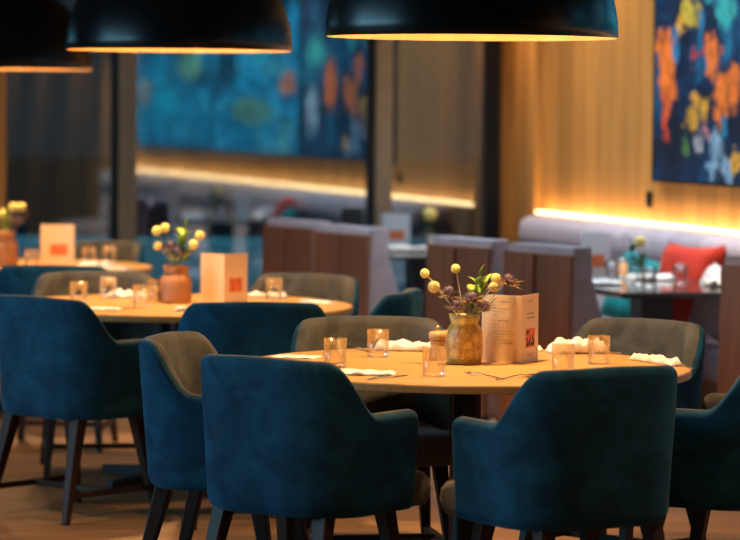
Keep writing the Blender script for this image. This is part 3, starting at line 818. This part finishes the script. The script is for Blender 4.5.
napkin(-.45, 12.95, .1, .18, .08, .022, 15, 'folded white napkin at the rear right of the middle table', g=g2n)
napkin(-.22, 12.55, -.7, .16, .05, .015, 16, 'narrow white napkin at the right rim of the middle table', g=g2n)
cutlery('knife', -.98, 12.10, .9, 'knife at the front left rim of the middle table', g='cutlery on the middle table')
cutlery('fork', -.20, 12.70, -1.0, 'fork at the right rim of the middle table', g='cutlery on the middle table')
# farthest round table wares
g3 = 'tumblers on the farthest round table'
tumbler(-1.45, 15.45, 'clear tumbler on the farthest round table, next to its menu', g=g3)
tumbler(-1.36, 15.62, 'clear tumbler on the farthest round table, right of the other', g=g3)
tumbler(-1.70, 15.05, 'clear tumbler right beside the tan vase', g=g3)
napkin(-1.40, 15.25, -.2, .18, .09, .03, 22, 'white napkin at the right side of the farthest round table', g='napkins on the farthest round table')
napkin(-1.28, 15.02, -.6, .2, .06, .015, 23, 'thin white napkin at the right rim of the farthest round table', g='napkins on the farthest round table')

# ------------------------------------------------------------------ dark tables
def dark_table(x, y, lx, ly, rz, label):
    t = thing('cafe_table', label, 'table', (x, y, 0), rz, 'dark square tables by the wall and window')
    MB().box(-lx/2, lx/2, -ly/2, ly/2, .722, .75).build('tabletop', M_dtable, t, bevel=.012, seg=3)
    MB().box(-.08, .08, -.08, .08, .02, .722).build('pedestal', M_black, t, bevel=.006)
    MB().box(-.28, .28, -.24, .24, 0, .02).build('base_plate', M_black, t, bevel=.005)
    return t
dark_table(1.33, 14.12, .76, 1.15, ROOM_A, 'dark glossy table in front of the bench with the red cushion')
dark_table(.30, 17.35, .80, 1.0, ROOM_A, 'dark glossy table by the window, standing behind the round tables')
gB = 'tumblers on the dark bench table'
tumbler(1.165, 14.42, 'tumbler on the dark bench table, right of the menu', g=gB)
tumbler(1.47, 14.20, 'tumbler at the right of the dark bench table, before the red cushion', g=gB)
tumbler(1.30, 13.95, 'tumbler at the front of the dark bench table, beside the flower glass', g=gB)
jar(1.235, 14.70, 'glowing amber candle jar on the dark bench table', mat=M_amber)
napkin(1.10, 14.10, .1, .15, .14, .028, 31, 'thick white napkin on the near left corner of the dark bench table', g='napkins on the dark bench table')
napkin(1.36, 14.50, .3, .22, .12, .035, 32, 'white napkin behind the tumblers on the dark bench table', g='napkins on the dark bench table')
napkin(1.62, 14.0, .3, .10, .08, .045, 33, 'white napkin at the right of the dark bench table', g='napkins on the dark bench table')
def posy(x, y, label, hr, seed, g):
    t = thing('posy_glass', label+' glass', 'vase', (x, y, ZT))
    MB().lathe([(.001, 0), (.03, 0), (.034, .01), (.03, .07), (.02, .10), (.024, .12), (.022, .12), (.018, .10), (.027, .07), (.001, .012)], 24, caps=False).build('glass_body', M_glass, t, smooth=True)
    ball_flower((x, y), .01, 0, .20, hr, 'yellow flower in the '+label, g=g, z0=.02, bumpy=.2)
    leaf_sprig((x, y), -.03, 0, .17, 'left green sprig in the '+label, g=g, seed=seed, ls=.07, nl=9, mat=M_leafd, z0=.02)
    leaf_sprig((x, y), .035, 0, .14, 'right green sprig in the '+label, g=g, seed=seed+2, ls=.06, nl=9, mat=M_leafd, z0=.02)
posy(1.265, 14.17, 'flower posy on the dark bench table', .026, 3, 'posy on the dark bench table')
posy(.34, 17.62, 'flower posy on the dark window table', .04, 6, 'posy on the dark window table')
napkin(.20, 17.25, .1, .26, .16, .035, 34, 'white napkin left on the dark window table', g='napkins on the dark window table')
napkin(.46, 17.25, .1, .20, .14, .035, 35, 'white napkin right on the dark window table', g='napkins on the dark window table')
tumbler(.02, 17.3, 'tumbler at the left of the dark window table', g='tumblers on the dark window table')
tumbler(.37, 17.2, 'tumbler in the middle of the dark window table', g='tumblers on the dark window table')

# ------------------------------------------------------------------ high-back chairs with walnut shell
def make_high(label, loc, rz):
    t = thing('high_back_chair', label, 'chair', loc, rz, 'high-back chairs with wooden shells')
    # profile of the upholstered back (side view), facing +y
    mb = MB(); rows = []
    n = 16; prof = []
    for k in range(n+1):
        u = k/n; z = .14+u*.82
        bulge = .07*math.sin(PI*min(1, u*1.25))
        prof.append((z, -.20+.02*u, -.03+.0*u+bulge-.05*u))
    w = .25
    pts = [(z, yb) for z, yb, yf in prof]+[(z, yf) for z, yb, yf in reversed(prof)]
    for x in (-w, -w*.97, w*.97, w):
        rows.append([(x, y_, z) for z, y_ in pts])
    o = len(mb.v); mb.grid(rows, True); k = len(pts)
    mb.f.append(tuple(o+i for i in range(k-1, -1, -1))); mb.f.append(tuple(o+3*k+i for i in range(k)))
    mb.build('backrest', M_lilac, t, smooth=True, bevel=.02, seg=4)
    MB().add([(-w*1.02, -.205, .14), (w*1.02, -.205, .14), (w*1.02, -.186, .925), (-w*1.02, -.186, .925),
              (-w*1.02, -.222, .14), (w*1.02, -.222, .14), (w*1.02, -.203, .925), (-w*1.02, -.203, .925)],
             [(0, 1, 2, 3), (7, 6, 5, 4), (0, 4, 5, 1), (1, 5, 6, 2), (2, 6, 7, 3), (3, 7, 4, 0)]).build('wooden_shell', M_brownback, t, bevel=.004)
    MB().box(-.002, .002, -.2235, -.204, .15, .915).build('shell_seam', M_brownback, t)
    MB().box(-.25, .25, -.14, .27, .36, .47).build('seat', M_lilac, t, smooth=True, bevel=.035, seg=4)
    MB().box(-.24, .24, -.18, .24, .12, .36).build('seat_box', M_lilac, t, bevel=.02)
    for sx in (-1, 1):
        for yy in (-.17, .2):
            MB().bar((sx*.2, yy, .14), (sx*.21, yy*1.05, 0), .04, .028).build('leg', M_leg, t, bevel=.003)
    return t
def high(bx, by, yaw, label, src=[None]):
    a = R(yaw); loc = (bx+.19*math.sin(a), by+.19*math.cos(a), 0)
    if src[0] is None: src[0] = make_high(label, loc, -a)
    else: dup(src[0], loc, -a, label)
high(.76, 13.50, 57, 'brown-shelled high-back chair at the left of the dark bench table, just behind the menu')
high(.42, 14.15, 57, 'brown-shelled high-back chair left of the one behind the menu, in front of the window')
high(-.14, 15.45, 57, 'brown-shelled high-back chair at the left of the window table, right one of two close together')
high(-.44, 16.25, 57, 'brown-shelled high-back chair farthest left, by the window')
high(1.69, 12.45, 34, 'brown-shelled high-back chair cut off by the right picture edge')

# ------------------------------------------------------------------ light
def light(kind, name, loc, energy, col, **kw):
    l = bpy.data.lights.new(name, kind); l.energy = energy; l.color = col
    for k, v in kw.items():
        if k != 'target' and k != 'rot': setattr(l, k, v)
    o = bpy.data.objects.new(name, l); C.objects.link(o); o.location = loc
    if 'target' in kw:
        o.rotation_euler = (Vector(kw['target'])-Vector(loc)).to_track_quat('-Z', 'Y').to_euler()
    return o
WARM = (1, .655, .32)
for x, y, z, _ in LAMPS:
    light('SPOT', 'pendant_light', (x, y, z+.20), 150, WARM, spot_size=R(112), spot_blend=.5, shadow_soft_size=.06, target=(x, y, 0))
    light('POINT', 'pendant_glow', (x, y, z+.17), 12, WARM, shadow_soft_size=.05)
# led wash: upward facing strip along the panelled wall
mid = W(5.89, .045, .975)
l = light('AREA', 'led_wash', mid, 15, (1, .60, .22), shape='RECTANGLE', size=10.5, size_y=.03)
l.rotation_euler = (PI, 0, ang_u)
# assumed ceiling spots, out of view, washing the panelled wall and paintings
for i, t in enumerate((.4, 1.6, 3.0, 4.6, 6.2, 7.8, 9.4, 11.0, 13.0, 15.0, 17.0)):
    p = W(t, .9, CEIL-.05); q = W(t+.1, 0, 1.5)
    light('SPOT', 'assumed_wall_washer', p, (60 if t < 4 else 280 if t < 12 else 75) if t > 2.5 else 75, (1, .80, .60) if t > 2.5 else (1, .66, .36), spot_size=R(75), spot_blend=.8, shadow_soft_size=.05, target=q)
light('SPOT', 'corner_glow_spot', W(.42, .45, CEIL-.05), 90, (1, .62, .32), spot_size=R(26), spot_blend=.6, shadow_soft_size=.04, target=W(.40, 0, 1.3))  # unseen spot added to make the glow band on the corner strip
# assumed ceiling downlights over the floor, none in view
for (x, y) in ((-2.4, 10.5), (-.2, 7.6), (1.9, 8.2), (-1.9, 13.6), (.6, 11.6)):
    light('SPOT', 'assumed_downlight', (x, y, CEIL-.05), 150, (1, .64, .33), spot_size=R(80), spot_blend=.7, shadow_soft_size=.06, target=(x, y, 0))
light('AREA', 'ledge_fill_light', (-2.5, 22.5, 3.4), 160, (.45, .85, 1), shape='RECTANGLE', size=8, size_y=.6, spread=R(120), target=(-2.5, 24.2, 0))  # made-up lamp outside, added to brighten the ledge and ground
# assumed unseen cool lamp above the bench area; unseen cool area light added at left
light('AREA', 'assumed_bench_lamp', (1.2, 15.6, CEIL-.06), 95, (.72, .86, 1), shape='RECTANGLE', size=2.2, size_y=3.5, spread=R(100), target=(1.2, 15.6, 0))
light('AREA', 'assumed_side_light', (-6.5, 8.6, 1.9), 300, (.32, .72, 1), shape='RECTANGLE', size=5, size_y=2.4, target=(-.3, 9.5, .6))  # added to stand in for assumed daylight; no side window is built

w = bpy.data.worlds.new('dusk'); scn.world = w; w.use_nodes = True
bg = w.node_tree.nodes['Background']; bg.inputs['Color'].default_value = (.10, .42, .70, 1); bg.inputs['Strength'].default_value = .09

# ------------------------------------------------------------------ camera
cam = bpy.data.cameras.new('camera'); co = bpy.data.objects.new('camera', cam); C.objects.link(co); scn.camera = co
cam.sensor_width = 36; cam.lens = 3000/740*36
cam.clip_end = 300
co.location = (0, 0, 1.57)
p, r = R(3.09), R(.5)
F_ = Vector((0, math.cos(p), -math.sin(p))); R0 = Vector((1, 0, 0)); U0 = R0.cross(F_)
Rt = R0*math.cos(r)+U0*math.sin(r); Up = Rt.cross(F_)
co.rotation_euler = Matrix((Rt, Up, -F_)).transposed().to_euler()
cam.dof.use_dof = True; cam.dof.focus_distance = 9.45; cam.dof.aperture_fstop = 2.9
scn.view_settings.view_transform = 'Standard'; scn.view_settings.look = 'None'; scn.view_settings.exposure = 0; scn.view_settings.gamma = 1
